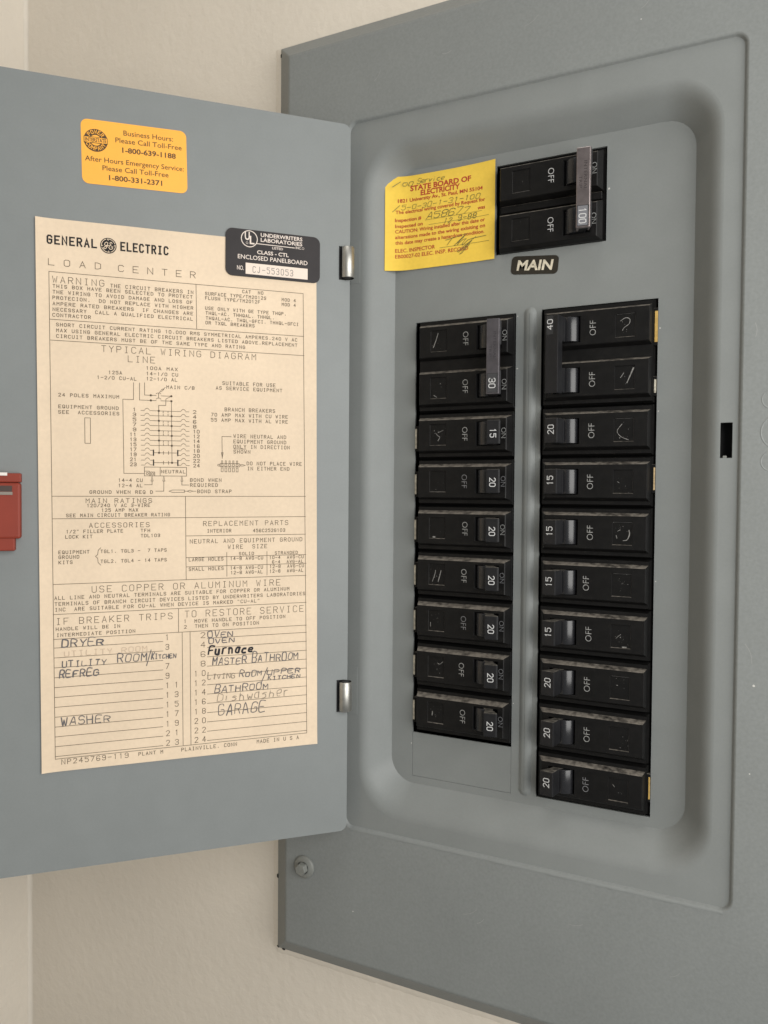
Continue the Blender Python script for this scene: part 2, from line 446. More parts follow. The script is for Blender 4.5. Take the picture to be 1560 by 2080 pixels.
OPEN = [(45.8, 102.9, 31.5, 78.2), (0, 57.4, -254.4, 0), (70.9, 128.1, -253.6, 0.6)]
fill(mb, [rrect(*RI)] + [RECT(*o) for o in OPEN], 0.0, 1)
for o in OPEN:
    q = RECT(*o); mb.grid([ring(q, 0.0), ring(q, 1.3)], 1, False, True)
q = RECT(*slot); mb.grid([ring(q, YL), ring(q, YL + 1.3)], 1, False, True)
# raised rib pressed between the two columns
def capsule(d):
    r = 3.5 - d; pts = []
    for a0, cz in ((180, -251.0), (0, -1.0)):
        for i in range(13): 
            a = math.radians(a0 + 180 * i / 12); pts.append((64.9 + r * math.cos(a), cz + r * math.sin(a)))
    return pts
rows = [ring(capsule(d), -y) for d, y in ((0, -.05), (.35, .12), (.9, .5), (1.5, .95), (2.1, 1.25), (2.8, 1.42), (3.45, 1.5))]
mb.grid(rows, 1, True, True)
cover = mb.build('cover', [M_COVER, M_RECESS], panel)
fix_normals(cover)
# box behind the cover
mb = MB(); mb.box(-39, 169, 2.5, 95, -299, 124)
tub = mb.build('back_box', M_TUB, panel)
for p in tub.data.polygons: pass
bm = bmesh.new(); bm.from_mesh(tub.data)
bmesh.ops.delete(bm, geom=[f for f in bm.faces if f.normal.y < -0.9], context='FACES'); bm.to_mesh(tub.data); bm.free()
# blank knock-out plate under the left column
mb = MB(); mb.box(0.12, 57.25, 0.10, 1.2, -254.3, -229.6, 0.08)
mb.build('filler_plate', M_RECESS, panel)
# black sheet painting the shade inside the latch slot, and the hole edge
mb = MB()
mb.box(155.0, 164.6, YL + 9.0, YL + 9.5, -82, -57, mi=0)
mb.box(158.3, 160.0, YL + 0.5, YL + 1.2, -77.9, -76.6, 0.2, mi=1)
mb.build('slot_shade_and_tab', [M_TUB, M_SCREW], panel)
# pressed circles at the right edge of the cover
mb = MB()
def bump_ring(cx, cz, r, h, wd):
    rows = []
    for i in range(33):
        a = 2 * math.pi * i / 32
        rows.append([(cx + (r + wd * k) * math.cos(a), YF + 0.15 - h * (1 - k * k), cz + (r + wd * k) * math.sin(a)) for k in (-1, -.6, 0, .6, 1)])
    mb.grid(rows)
bump_ring(178.2, -52.0, 4.2, .28, .5); bump_ring(181.8, -66.5, 8.0, .28, .55); bump_ring(178.4, -79.5, 4.4, .28, .5)
fix_normals(mb.build('pressed_mark', M_COVER, panel))
# faint scratches and a ragged build-up of paint under the recess
ink = Ink(y=0.0); rr = random.Random(21)
for x, z, l, a in ((36, -318, 9, .1), (44, -321, 5, .3), (92, -309, 7, -.2), (120, 133, 6, .4), (64, 139, 8, .1), (20, 136, 5, -.3), (171, -24, 6, 1.2), (172, -170, 9, 1.5), (-20, 131, 6, .5), (140, -322, 5, .2)):
    pts = [(x + l * i / 4 * math.cos(a + .1 * i), z + l * i / 4 * math.sin(a + .1 * i)) for i in range(5)]
    ink.y = YF - .02; ink.line(pts, .16 + .14 * rr.random(), 0)
    ink.build('scratch', M_SCRATCH, panel); ink.mb = MB()
mb = MB(); rows = []
for i in range(121):
    x = -33 + 195 * i / 120; j = rr.random(); h = .12 + .22 * j * (0.5 + 0.5 * math.sin(i * .37))
    rows.append([(x, YF + .05, -286.9 - j * .5), (x, YF - h, -286.2 - .3 * j), (x, YF - h + .15, -285.5), (x, -13.2, -284.9)])
mb.grid(rows, 0, True); fix_normals(mb.build('paint_build_up', M_RECESS, panel))
# mounting screws
def screw(x, z, an):
    mb = MB()
    rows = []
    for r, y in ((6.6, 0), (6.55, -.9), (6.1, -1.35), (4.3, -1.75), (3.7, -1.9)):
        rows.append([(r * math.cos(2 * math.pi * i / 28), y, r * math.sin(2 * math.pi * i / 28)) for i in range(28)])
    mb.grid(rows, 0, True, True)
    bm = bmesh.new(); bmesh.ops.create_cone(bm, cap_ends=True, segments=6, radius1=3.7, radius2=3.5, depth=3.6)
    bmesh.ops.bevel(bm, geom=list(bm.edges), offset=.45, segments=2, profile=.5, affect='EDGES')
    mb.bm(bm, 0, False, Matrix.Translation((0, -3.4, 0)) @ Matrix.Rotation(math.radians(90), 4, 'X') @ Matrix.Rotation(an, 4, 'Z'))
    o = mb.build('screw', M_SCREW, panel, (x, YF - .05, z)); fix_normals(o)
screw(-62.4, -314.4, .3); screw(-62.4, 113.0, .8)
# paint chips along the wall edge of the cover
mb = MB(); rr = random.Random(11)
for x, z, sx, sz in ((-89.2, -331.5, .7, 1.6), (-88.6, -375.4, 1.2, .8), (-84.8, -376.2, 1.3, .6), (-89.0, 167.0, .5, 1.2), (-89.1, -300, .4, .9)):
    mb = MB(); k = rr.random(); mb.poly([(x + sx * math.cos(a + k) * (0.8 + .4 * rr.random()), -1.55 - .25, z + sz * math.sin(a + k) * (.8 + .4 * rr.random())) for a in [i * math.pi / 4 for i in range(8)]])
    mb.build('paint_chip', M_CHIP, panel)
mb = MB(); rr = random.Random(5)
for x, y, z in ((58.3, -.06, -29), (58.2, -.06, -1.6), (129.0, -.06, -14), (128.9, -.06, -54), (128.9, -.06, -137), (58.2, -.06, -206), (-.6, -.06, -236), (84.5, YL + .2, -281.5), (173.0, YF - .05, -180), (-30, YF - .05, -333), (104, -.06, 57), (150.0, YF - .05, 140), (120, YF - .05, 128), (172, YF - .05, -220)):
    r = .22 + .3 * rr.random()
    mb = MB(); mb.poly([(x + r * math.cos(a) * (.7 + .6 * rr.random()), y, z + r * math.sin(a) * (.7 + .6 * rr.random())) for a in [i * math.pi / 4 for i in range(8)]])
    mb.build('paint_nick', M_CHIPW, panel)

# ---- door
TH = math.radians(44.82)
HX, HY, ZB = -31.27, -20.0, -284.18
DROT = (0, 0, TH)
def door_pt(lx, ly, lz):
    return (HX + lx * math.cos(TH) - ly * math.sin(TH), HY + lx * math.sin(TH) + ly * math.cos(TH), ZB + lz)
DW, DH = 199.5, 391.0
def notch_outline():
    o = rrect(-DW, 0, 0, DH, 4.0, 6)
    # right side goes from bottom corner up to top corner: insert the hinge notches there
    k = 7
    ins = []
    for a, b in ((67.2, 85.2), (306.2, 324.5)):
        ins += [(0, a), (-6.2, a), (-6.2, b), (0, b)]
    return o[:k] + ins + o[k:]
mb = MB(); ol = notch_outline()
fill(mb, [ol], 0.0); fill(mb, [ol], 1.3)
mb.grid([ring(ol, 0.0), ring(ol, 1.3)], 0, False, True)
# turned lip round the back of the door
il = rrect(-DW + 1.2, -8.0, 1.2, DH - 1.2, 3.0, 6); ol2 = rrect(-DW, -7.0, 0, DH, 4.0, 6)
door = mb.build('door', M_DOOR, panel, (HX, HY, ZB), DROT); fix_normals(door)
mb = MB(); mb.grid([ring(ol2, 1.3), ring(ol2, 7.5), ring(il, 7.5), ring(il, 1.3)], 0, False, True)
fix_normals(mb.build('door_lip', M_DOOR, door))
# red sliding latch at the free edge
mb = MB()
mb.box(-190, -165.0, -6.0, 0.0, 166.2, 193.0, 1.1, 0, 2)
mb.box(-190, -164.9, -4.6, 0.0, 193.2, 197.6, .5, 0, 2)
mb.box(-190, -167.6, -5.2, 0.0, 160.4, 168, .6, 0, 2)
mb.box(-190, -168.6, -6.12, -5.6, 188.8, 191.6, .05, 1)
mb.box(-190, -168.4, -6.3, -5.6, 187.2, 188.7, .1, 2)
mb.box(-190, -170.8, -5.2, -4.2, 196.4, 197.9, .1, 3)
mb.build('latch', [M_RED, M_REDDK, M_REDGR, M_STRIPE], door)
# hinges: rolled steel barrel over a leaf fixed to the ledge
for a, b in ((68.0, 84.4), (307.0, 323.7)):
    mb = MB()
    n = 22; rows = []
    for z in (a, a + .25, b - .25, b):
        r = 3.75 if a < z < b and z not in (a, b) else 3.5
        rows.append([(-1.6 + r * math.cos(math.radians(200 + 300 * i / n)), -1.2 + r * math.sin(math.radians(200 + 300 * i / n)), z) for i in range(n + 1)])
    mb.grid(rows, 0, True)
    rows = [[(-1.6 + 2.9 * math.cos(math.radians(200 + 300 * i / n)), -1.2 + 2.9 * math.sin(math.radians(200 + 300 * i / n)), z) for i in range(n + 1)] for z in (a, b)]
    mb.grid(rows, 0, True)
    mb.cyl((-1.6, -1.2, (a + b) / 2), (0, 0, 1), 2.2, b - a + .8, 16, 1)
    mb.box(-7.0, -1.5, 1.4, 2.0, a - 1.5, b + 1.5, .1, 1)  # near-black strip, paints the barrel's shadow behind the door notch
    h = mb.build('hinge', [M_STEEL, M_TUB], panel, (HX, HY, ZB), DROT)
for z0, z1 in ((22.4, 46.0), (-220.4, -193.5)):
    mb = MB(); mb.box(-35.1, -29.0, YL - .14, YL + .1, z0, z1, .05)
    mb.build('hinge_leaf', M_RECESS, panel)

# ------------------------------------------------------------------ circuit breakers
W = 57.3
HND = [(45.5, -14.4), (52.2, -13.4), (52.6, -12.6), (48.4, -7.5), (47.0, -3.0), (40.0, -3.0), (44.0, -7.6)]
def face_block(mb, zt):
    """raised front of one pole, top edge of the pole at zt"""
    top = RECT(3.7, 53.6, zt - 21.3, zt - 4.3); base = RECT(2.9, 55.6, zt - 22.4, zt - 2.9)
    YA, YB = -5.8, -2.2
    sl = RECT(36.6, 50.4, zt - 18.9, zt - 6.0); sq = RECT(10.2, 19.8, zt - 18.3, zt - 6.7)
    bev = RECT(4.0, 53.2, zt - 21.0, zt - 4.65)
    mb.grid([ring(base, YB), ring(top, YA + .35), ring(bev, YA)], 0, False, True)
    fill(mb, [bev, sl, sq], YA, 0)
    mb.grid([ring(sl, YA), ring(sl, 1.0)], 1, False, True); mb.poly(ring(sl, 1.0), 1)
    sq2 = RECT(10.45, 19.55, zt - 18.05, zt - 6.95)
    mb.grid([ring(sq, YA), ring(sq2, YA + .45)], 0, False, True); mb.poly(ring(sq2, YA + .45), 0)
def body_mesh(poles, trim=0.0):
    mb = MB(); PP = 24.6 if trim else 25.4; H = PP * poles + (1.2 if trim else 0)
    ysh = 1.7 if trim else -2.2
    hole = [RECT(36.0, 51.0, -PP * k - 19.4, -PP * k - 5.5) for k in range(poles)]
    sh = RECT(2.6, 55.9, -H + 1.15, -1.15); shm = RECT(2.35, 56.1, -H + .75, -.75); shb = RECT(1.3, 56.4, -H + .08, -.08)
    if trim: sh, shm, shb = shb, shb, shb
    mb.grid([ring(shb, 40), ring(shb, 1.8), ring(shm, 0.0 if not trim else 1.75), ring(sh, ysh)], 2, False, True)
    fill(mb, [sh] + hole, ysh, 0)
    for k in range(poles):
        face_block(mb, -PP * k)
        if trim:
            b = RECT(2.9, 55.6, -PP * k - 22.4, -PP * k - 2.9)
            mb.grid([ring(b, -2.2), ring(b, 2.0)], 0, False, True)
    if trim:      # web between the two poles
        mb.box(3.0, 55.0, -1.2, 2.2, -26.4, -22.6, .3)
    o = mb.build('body', [M_PLASTIC, M_TUB, M_PLAIN]); fix_normals(o)
    me = o.data; bpy.data.objects.remove(o); return me
def handle_mesh(zt):
    mb = MB()
    bm_pts = HND
    mb.prism(bm_pts, zt - 18.7, zt - 6.2, .45, 0)
    mb.cyl((42.4, -2.4, zt - 12.45), (0, 0, 1), 5.3, 12.2, 28, 1, .2)
    rr_ = [(45.2 + 0.0, -10.9, zt - 12.4)]
    o = mb.build('handle', [M_HANDLE, M_BARREL]); me = o.data
    fix_normals(o); bpy.data.objects.remove(o); return me
BODY1, BODY2, BODYM = body_mesh(1), body_mesh(2), body_mesh(2, 1.0)
HANDLE1, HANDLE2, HANDLEM = handle_mesh(0), handle_mesh(-25.4), handle_mesh(-24.6)

def vtext(t, xc, zc, cap, length, y, mat_, parent, name, bold=0.0, tilt=0.0):
    """lettering that reads downwards with its tops to the right (+x); local frame turned -90 degrees"""
    ink = Ink(y=0.0)
    if name == 'rating_number': ink.text(t, -length / 2, -cap / 2, length / 2, cap, .40, 0, gw=.68)
    else: ink.font(t, -length / 2, -cap / 2, length / 2, cap, 0, bold)
    o = ink.build(name, mat_, parent)
    # text x -> -z, text z -> +x
    for v in o.data.vertices:
        x, yy, z = v.co
        v.co = (xc * MM + z, y * MM + yy + z * tilt, zc * MM - x)
    return o
def clone(o, parent):
    c = o.copy(); COL.objects.link(c); c.parent = parent; return c
LEG = {}
def legends(parent, zt, off=M_GREY, on=M_DIM, odx=0.0):
    """OFF and ON moulded on the face of one pole"""
    for key, t, xc, cap, ln, mm in (('off', 'OFF', 30.5, 3.0, 7.3, off), ('on', 'ON', 52.0, 2.5, 5.4, on)):
        k = (key, zt, mm.name, odx if key == 'off' else 0)
        if k not in LEG:
            o = vtext(t, xc + (odx if key == 'off' else 0), zt - 12.4, cap, ln, -5.86, mm, parent, key + '_marking', -0.012); LEG[k] = o
        else: clone(LEG[k], parent)
def scuff(parent, zt, seed, n, strong, marks=None, flip=False, box=(10.8, 19.2)):
    r = random.Random(seed); ink = Ink(y=-5.43)
    cx = box[0] + 2 + r.random() * 4.5; cz = zt - 16 + r.random() * 7
    for i in range(int(n * 1.6)):
        x = min(max(r.gauss(cx, 1.8), box[0]), box[1]); z = min(max(r.gauss(cz, 2.2), zt - 17.8), zt - 7.2)
        ink.disc(x, z, .06 + r.random() ** 3 * .22, 0 if r.random() < .2 + strong * .35 else 1, 6, .06 + r.random() ** 2 * .34)
    for pts, wd in marks or ():
        q = [((19.5 - 9 * u, zt - 18 + 11 * v) if flip else (10.5 + 9 * u, zt - 7 - 11 * v)) for u, v in pts]
        if len(q) == 1: ink.disc(q[0][0], q[0][1], wd, 0, 7, wd * .45)
        else: ink.brush(q, wd, 0, r)
    # edge highlight of the square window, painted as pale lines
    ink.line([(10.4, zt - 17.9), (10.4, zt - 7.2)], .14, 1)
    if r.random() < .6: ink.line([(10.5, zt - 18.0), (19.0, zt - 18.0)], .12, 1)
    ink.build('scuff_and_highlight', [M_SCUFF, M_SCUFF_HILITE], parent)
TIPN = (-14.4 + 13.4) / (46.0 - 52.8)   # slope of the handle tip
def tip_y(x): return -14.4 + (x - 45.5) / 6.7
def rating(parent, t, zc, ln=None):
    return vtext(t, 48.9, zc, 2.9, ln or 4.3, tip_y(48.9) - .07, M_WHITE, parent, 'rating_number', 0.0, 1 / 6.8)
def strip(parent, m, z0, z1, x0, x1):
    mb = MB(); mb.box(x0 - .1, 2.4, -.35, 6, z0 - 1.5, z1 + 1.5, .1, 1); mb.box(x0, x1, -.6, -.3, z0, z1, .05, 0)
    mb.build('side_label', [m, M_PLASTIC], parent)

def single(x, z, flip, amp, label, group, seed, off=M_GREY, on=M_DIM, stripm=None, odx=0.0, strong=.3, n=7, marks=None):
    loc = (x, 0, z) if not flip else (x + W, 0, z - 25.4)
    t = thing('circuit_breaker', label, 'circuit breaker', loc, (0, math.pi if flip else 0, 0), group)
    link('body', BODY1, t); link('handle', HANDLE1, t)
    legends(t, 0, off, on, odx)
    rating(t, amp, -13.0)
    scuff(t, 0, seed, n, strong, marks, flip)
    if stripm: strip(t, stripm, -19.5, -8.5, .75 if flip else -.7, 1.5 if flip else .35)
    return t
def double(x, z, flip, amp, label, group, seed, kind, body=None, marks=(None, None)):
    loc = (x, 0, z) if not flip else (x + W, 0, z - 50.8)
    t = thing('double_breaker', label, 'circuit breaker', loc, (0, math.pi if flip else 0, 0), group)
    link('body', body or BODY2, t)
    PP = 24.6 if body else 25.4
    for k, hm in ((0, HANDLE1), (1, HANDLEM if body else HANDLE2)):
        link('handle', hm, t); legends(t, -PP * k, M_WHITE if kind == 'main' else M_GREY, M_GREY)
        scuff(t, -PP * k, seed + k, 2 if kind == 'main' else 5, 0.0 if kind == 'main' else .3, marks[k], flip)
    # bar clipped over both handles so that they move together
    mb = MB()
    T = [(45.4, -15.6), (51.8, -14.8), (52.2, -13.9), (50.6, -9.6), (49.8, -10.0), (50.9, -13.2), (46.6, -13.9), (45.4, -10.0), (44.4, -10.3)]
    z0, z1 = (-43.9, -5.4)
    mb.prism(T, z0, z1, .25, 0)
    bar = mb.build('tie_bar', {'main': M_TIE, 'dull': M_TIED, 'black': M_HANDLE}[kind], t)
    fix_normals(bar)
    by = lambda xx: -15.6 + (xx - 45.4) / 8.0
    def tilt(o, y0=0):
        for v in o.data.vertices: v.co.y += by(v.co.x / MM) * MM
    ink = Ink(y=-.05)
    zc = -38.0 if kind != 'black' else -39.0
    if kind != 'black':
        ink.rect(45.9, 51.5, zc - 5.2, zc + 4.8, 0)
        ink.rect(46.2, 50.9, zc - 4.9, zc + 4.5, 1)
    else: ink.rect(47.9, 51.3, zc - 4.6, zc + 4.6, 0)
    o = ink.build('rating_panel', [M_TUB, M_RATELT if kind == 'main' else M_RATING], bar); tilt(o)
    o = vtext(amp, 48.5 if kind != 'black' else 49.6, zc - .3, 3.2 if kind != 'black' else 2.6, 7.0 if len(amp) == 3 else 4.8, -.11, M_WHITE, bar, 'rating_number', 0.012); tilt(o)
    if kind != 'black':
        o = vtext('INTERNAL', 49.7, -19.0, 1.5, 14.0, -.05, M_EMBM if kind == 'main' else M_EMBD, bar, 'embossed_lettering'); tilt(o)
        o = vtext('TRIP', 47.4, -22.0, 1.4, 6.0, -.05, M_EMBM if kind == 'main' else M_EMBD, bar, 'embossed_lettering'); tilt(o)
    return t

GL = 'breakers in the left column'; GR = 'breakers in the right column'
double(45.8, 78.6, False, '100', 'double main breaker with shiny silver tie bar marked 100, above the MAIN plate', None, 101, 'main', BODYM)
double(1.0, .3, False, '30', 'double breaker with dull purple-grey tie bar marked 30, at top of left column', GL, 201, 'dull', None, ([([(.45, .12), (.32, .45), (.15, .8)], .42)], [([(.2, .85), (.4, .95)], .3), ([(.62, .3)], .35)]))
ords = ['first', 'second', 'third', 'fourth', 'fifth', 'sixth']
single(1.0, -50.45, False, '15', 'single breaker marked 15 in the left column, right under the double breaker marked 30', GL, 21, M_GREY, M_GREY, M_STRIPW, strong=.4, marks=[([(.35, .42), (.5, .55), (.62, .62), (.5, .8)], .3), ([(.5, .4), (.85, .28)], .14)])
for i in range(6):
    lab = ['single breaker marked 20 with faint OFF lettering, just below the left column breaker marked 15',
           'second breaker marked 20 counting down the left column, white chip in its square window',
           'third breaker marked 20 counting down the left column, white scratches in its square window',
           'fourth breaker marked 20 counting down the left column, cream strip at its left end',
           'second lowest breaker of the left column, marked 20, dusty handle top',
           'lowest breaker of the left column, marked 20, right above the blank grey plate'][i]
    single(1.0, -75.82 - 25.37 * i, False, '20', lab, GL, 30 + i, [M_DIM, M_GREY, M_GREY, M_DIM, M_GREY, M_GREY][i], M_DIM if i != 1 else M_GREY, M_STRIPW, [0, .6, .3, .3, -.6, .3][i], [.1, .2, .9, .3, .3, .4][i], [4, 4, 7, 5, 6, 6][i], [None, [([(.3, .95)], .95)], [([(.42, .3), (.36, .55), (.22, .85)], .4), ([(.78, .3), (.7, .55), (.6, .85)], .4)], [([(.12, .6), (.12, .8)], .4)], [([(.6, .3), (.75, .35), (.95, .22)], .3)], [([(.3, .45), (.28, .65)], .5)]][i])
XR = 71.35
d40 = double(XR, .7, True, '40', 'double breaker with black tie bar marked 40, at top of right column', GR, 305, 'black', None, ([([(.95, .1), (.8, .4), (.62, .75)], .5), ([(.45, .3), (.28, .5)], .3)], [([(.25, .3), (.5, .18), (.72, .25), (.7, .45), (.45, .6), (.35, .72)], .34)]))
strip(d40, M_STRIPY, -44.5, -29.5, .6, 2.0); strip(d40, M_STRIPW, -11.5, -5.0, .9, 1.9)
amps = ['20', '15', '15', '15', '15', '20', '20', '20']
labs = ['single breaker marked 20 right under the double breaker marked 40',
        'uppermost of the breakers marked 15 in the right column, tan strip at its right end',
        'second breaker marked 15 counting down the right column, ring-shaped scuff in its square window',
        'third breaker marked 15 counting down the right column, OFF lettering set closer to its handle',
        'lowest breaker marked 15 in the right column, white fleck low in its square window',
        'third lowest breaker of the right column, marked 20, just below the 15s',
        'second lowest breaker of the right column, marked 20, dusty along its top ledge',
        'lowest breaker of the right column, marked 20, amber strip at its right end']
for i in range(8):
    single(XR, -50.1 - 25.37 * i, True, amps[i], labs[i], GR, 60 + i, M_GREY if i != 7 else M_DIM, M_DIM, {1: M_STRIPT, 7: M_STRIPY}.get(i), [0, .3, 0, 1.6, 0, 0.4, .2, .4][i], [.7, .2, .5, .2, .5, .3, .1, .1][i], [5, 4, 6, 9, 9, 4, 6, 3][i], [[([(.4, .25), (.15, .55), (.35, .8), (.75, .95)], .26)], [([(.2, .5), (.3, .55)], .3)], [([(.85, .35), (.88, .55), (.75, .78), (.55, .82)], .4), ([(.18, .6), (.22, .72)], .35), ([(.25, .4), (.4, .34)], .25)], None, [([(.6, .97), (.8, .97)], .5), ([(.5, .4), (.25, .6)], .2)], [([(.35, .4)], .4)], None, [([(.2, .3), (.3, .4)], .25)]][i])

# ------------------------------------------------------------------ paper wiring label on the door
def door_thing(name, label, cat, lx, lz, out, ang=0.0):
    t = bpy.data.objects.new(name, None); COL.objects.link(t)
    p = door_pt(lx, -out, lz)
    t.matrix_world = Matrix.Translation([c * MM for c in p]) @ Matrix.Rotation(TH, 4, 'Z') @ Matrix.Rotation(-ang, 4, 'Y')
    tag(t, label, cat); return t
LW, LH = 139.4, 271.9
def lwarp(x, z):
    e = max(0, 1 - x / 9.0) ** 2 * .9 + max(0, 1 - (LW - x) / 7.0) ** 2 * .35
    c = max(0, 1 - (LH - z) / 14.0) ** 2 * .5 * (0.4 + 0.6 * math.sin(x / 24.0) ** 2) + max(0, 1 - z / 12.0) ** 2 * .4
    return -(e + c + .10 * math.sin(x / 19.0 + 1.2) * math.sin(z / 31.0)) - .12
lab = door_thing('wiring_label', 'large cream paper wiring diagram label on the inside of the open door', 'paper label', -156.6, 49.9, .05, 0.007)
mb = MB(); NX, NZ = 48, 80
mb.grid([[(LW * i / NX, lwarp(LW * i / NX, LH * j / NZ), LH * j / NZ) for i in range(NX + 1)] for j in range(NZ + 1)])
mb.build('paper', M_PAPER, lab)
PR = '''5.3|259.9|27.5|3.7|GENERAL
39.2|259.8|61.7|3.8|ELECTRIC
5.6|249.4|29.5|3.0|LOAD
37.8|249.2|75.4|3.1|CENTER
7.4|241.1|31.0|3.2|WARNING
34.1|241.0|74.2|1.7|THE CIRCUIT BREAKERS IN
7.5|238.6|73.8|1.6|THIS BOX HAVE BEEN SELECTED TO PROTECT
7.5|235.8|73.8|1.6|THE WIRING TO AVOID DAMAGE AND LOSS OF
7.4|233.0|74.1|1.6|PROTECION.  DO NOT REPLACE WITH HIGHER
7.4|230.1|74.0|1.6|AMPERE RATED BREAKERS  IF CHANGES ARE
7.4|227.3|73.9|1.6|NECESSARY  CALL A QUALIFIED ELECTRICAL
7.3|224.6|24.6|1.6|CONTRACTOR
8.9|220.0|128.7|1.6|SHORT CIRCUIT CURRENT RATING 10.000 RMS SYMMETRICAL AMPERES.240 V AC
8.9|217.2|128.7|1.6|MAX USING GENERAL ELECTRIC CIRCUIT BREAKERS LISTED ABOVE.REPLACEMENT
8.9|214.4|100.7|1.6|CIRCUIT BREAKERS MUST BE OF THE SAME TYPE AND RATING
29.6|208.8|106.4|3.2|TYPICAL WIRING DIAGRAM
42.1|204.4|55.0|3.2|LINE
99.6|243.6|110.4|1.6|CAT  NO
80.4|241.0|111.9|1.6|SURFACE TYPE/TM2012S
120.5|241.0|127.9|1.6|MOD 4
80.4|238.7|108.7|1.6|FLUSH TYPE/TM2012F
120.5|238.5|127.9|1.6|MOD 4
80.4|233.5|122.8|1.6|USE ONLY WITH GE TYPE THQP.
80.6|231.0|116.3|1.6|THQL-AC. THHQAL. THHQL.
80.7|228.4|129.4|1.6|THQAL-AC. THQL-GFCI. THHQL-GFCI
80.5|226.0|105.7|1.6|OR TXQL BREAKERS
32.8|197.9|39.0|1.6|125A
27.4|195.2|45.9|1.6|1-2/0 CU-AL
50.8|201.0|66.1|1.6|100A MAX
50.9|198.2|66.3|1.6|14-1/0 CU
50.9|195.6|65.9|1.6|12-1/0 AL
60.7|191.8|74.5|1.6|MAIN C/B
9.5|185.8|37.5|1.6|24 POLES MAXIMUM
9.5|180.1|37.2|1.6|EQUIPMENT GROUND
9.4|177.4|37.5|1.6|SEE  ACCESSORIES
57.8|148.5|69.7|1.6|NEUTRAL
37.0|144.0|48.5|1.6|14-4 CU
37.0|141.3|48.4|1.6|12-4 AL
23.4|138.0|53.4|1.6|GROUND WHEN REQ D
89.0|195.0|116.8|1.8|SUITABLE FOR USE
85.6|192.4|120.4|1.7|AS SERVICE EQUIPMENT
90.1|181.3|116.5|1.8|BRANCH BREAKERS
83.1|178.4|123.4|1.7|70 AMP MAX WITH CU WIRE
83.0|175.7|123.4|1.7|55 AMP MAX WITH AL WIRE
94.6|167.4|122.5|1.8|WIRE NEUTRAL AND
94.6|164.6|122.5|1.8|EQUIPMENT GROUND
94.6|161.9|124.4|1.8|ONLY IN DIRECTION
94.6|159.2|103.2|1.8|SHOWN
101.5|153.1|131.0|1.8|DO NOT PLACE WIRE
101.8|150.4|124.2|1.8|IN EITHER END
72.2|144.2|88.0|1.7|BOND WHEN
72.2|141.6|86.1|1.7|REQUIRED
75.8|138.3|93.2|1.7|BOND STRAP
21.6|133.4|53.0|2.2|MAIN RATINGS
22.1|131.3|52.0|1.6|120/240 V AC 3-WIRE
28.9|128.9|46.2|1.6|125 AMP MAX
12.5|126.4|61.8|1.6|SEE MAIN CIRCUIT BREAKER RATING
23.0|121.0|51.7|2.4|ACCESSORIES
12.4|118.4|38.8|1.6|1/2" FILLER PLATE
47.6|118.4|51.9|1.6|TFH
12.0|115.8|24.3|1.6|LOCK KIT
47.6|115.8|56.8|1.6|TDL103
8.8|108.2|22.8|1.6|EQUIPMENT
8.8|105.8|18.1|1.6|GROUND
8.8|103.2|15.0|1.6|KITS
28.3|108.2|60.0|1.6|TGL1. TGL3 -  7 TAPS
28.3|103.2|60.0|1.6|TGL2. TGL4 - 14 TAPS
24.0|88.5|119.1|3.3|USE COPPER OR ALUMINUM WIRE
6.7|85.6|124.0|1.7|ALL LINE AND NEUTRAL TERMINALS ARE SUITABLE FOR COPPER OR ALUMINUM
6.8|82.6|132.7|1.7|TERMINALS OF BRANCH CIRCUIT DEVICES LISTED BY UNDERWRITERS LABORATORIES
6.9|79.8|107.9|1.7|INC  ARE SUITABLE FOR CU-AL WHEN DEVICE IS MARKED "CU-AL"
7.3|73.2|62.7|3.3|IF BREAKER TRIPS
7.2|70.2|37.0|1.6|HANDLE WILL BE IN
7.5|67.2|44.3|1.6|INTERMEDIATE POSITION
78.7|121.1|123.5|2.5|REPLACEMENT PARTS
80.7|117.6|93.0|1.7|INTERIOR
104.7|117.4|121.8|1.7|456C252G103
71.9|112.1|131.2|2.1|NEUTRAL AND EQUIPMENT GROUND
91.4|108.8|112.0|2.1|WIRE  SIZE
97.2|105.3|104.9|1.6|SOLID
116.4|105.2|128.7|1.6|STRANDED
71.3|102.8|88.8|1.7|LARGE HOLES
92.6|102.8|109.8|1.7|14-8 AWG-CU
113.4|102.8|131.9|1.6|10-4  AWG-CU
114.9|100.4|131.7|1.6|6-4  AWG-AL
71.3|97.8|88.9|1.7|SMALL HOLES
92.6|97.8|109.7|1.7|14-8 AWG-CU
92.8|95.3|109.5|1.7|12-8 AWG-AL
113.5|97.9|132.1|1.7|12-8  AWG-CU
113.5|95.4|131.7|1.7|12-8  AWG-AL
69.1|73.6|131.8|3.5|TO RESTORE SERVICE
68.8|70.8|69.5|1.7|1
74.0|70.6|121.7|1.7|MOVE HANDLE TO OFF POSITION
68.7|67.8|69.8|1.7|2
74.2|67.9|107.4|1.7|THEN TO ON POSITION
9.1|3.4|40.5|2.5|NP245769-119
45.6|3.7|57.5|1.7|PLANT M
66.9|3.6|95.4|1.8|PLAINVILLE. CONN
106.2|3.7|129.0|1.9|MADE IN U S A'''
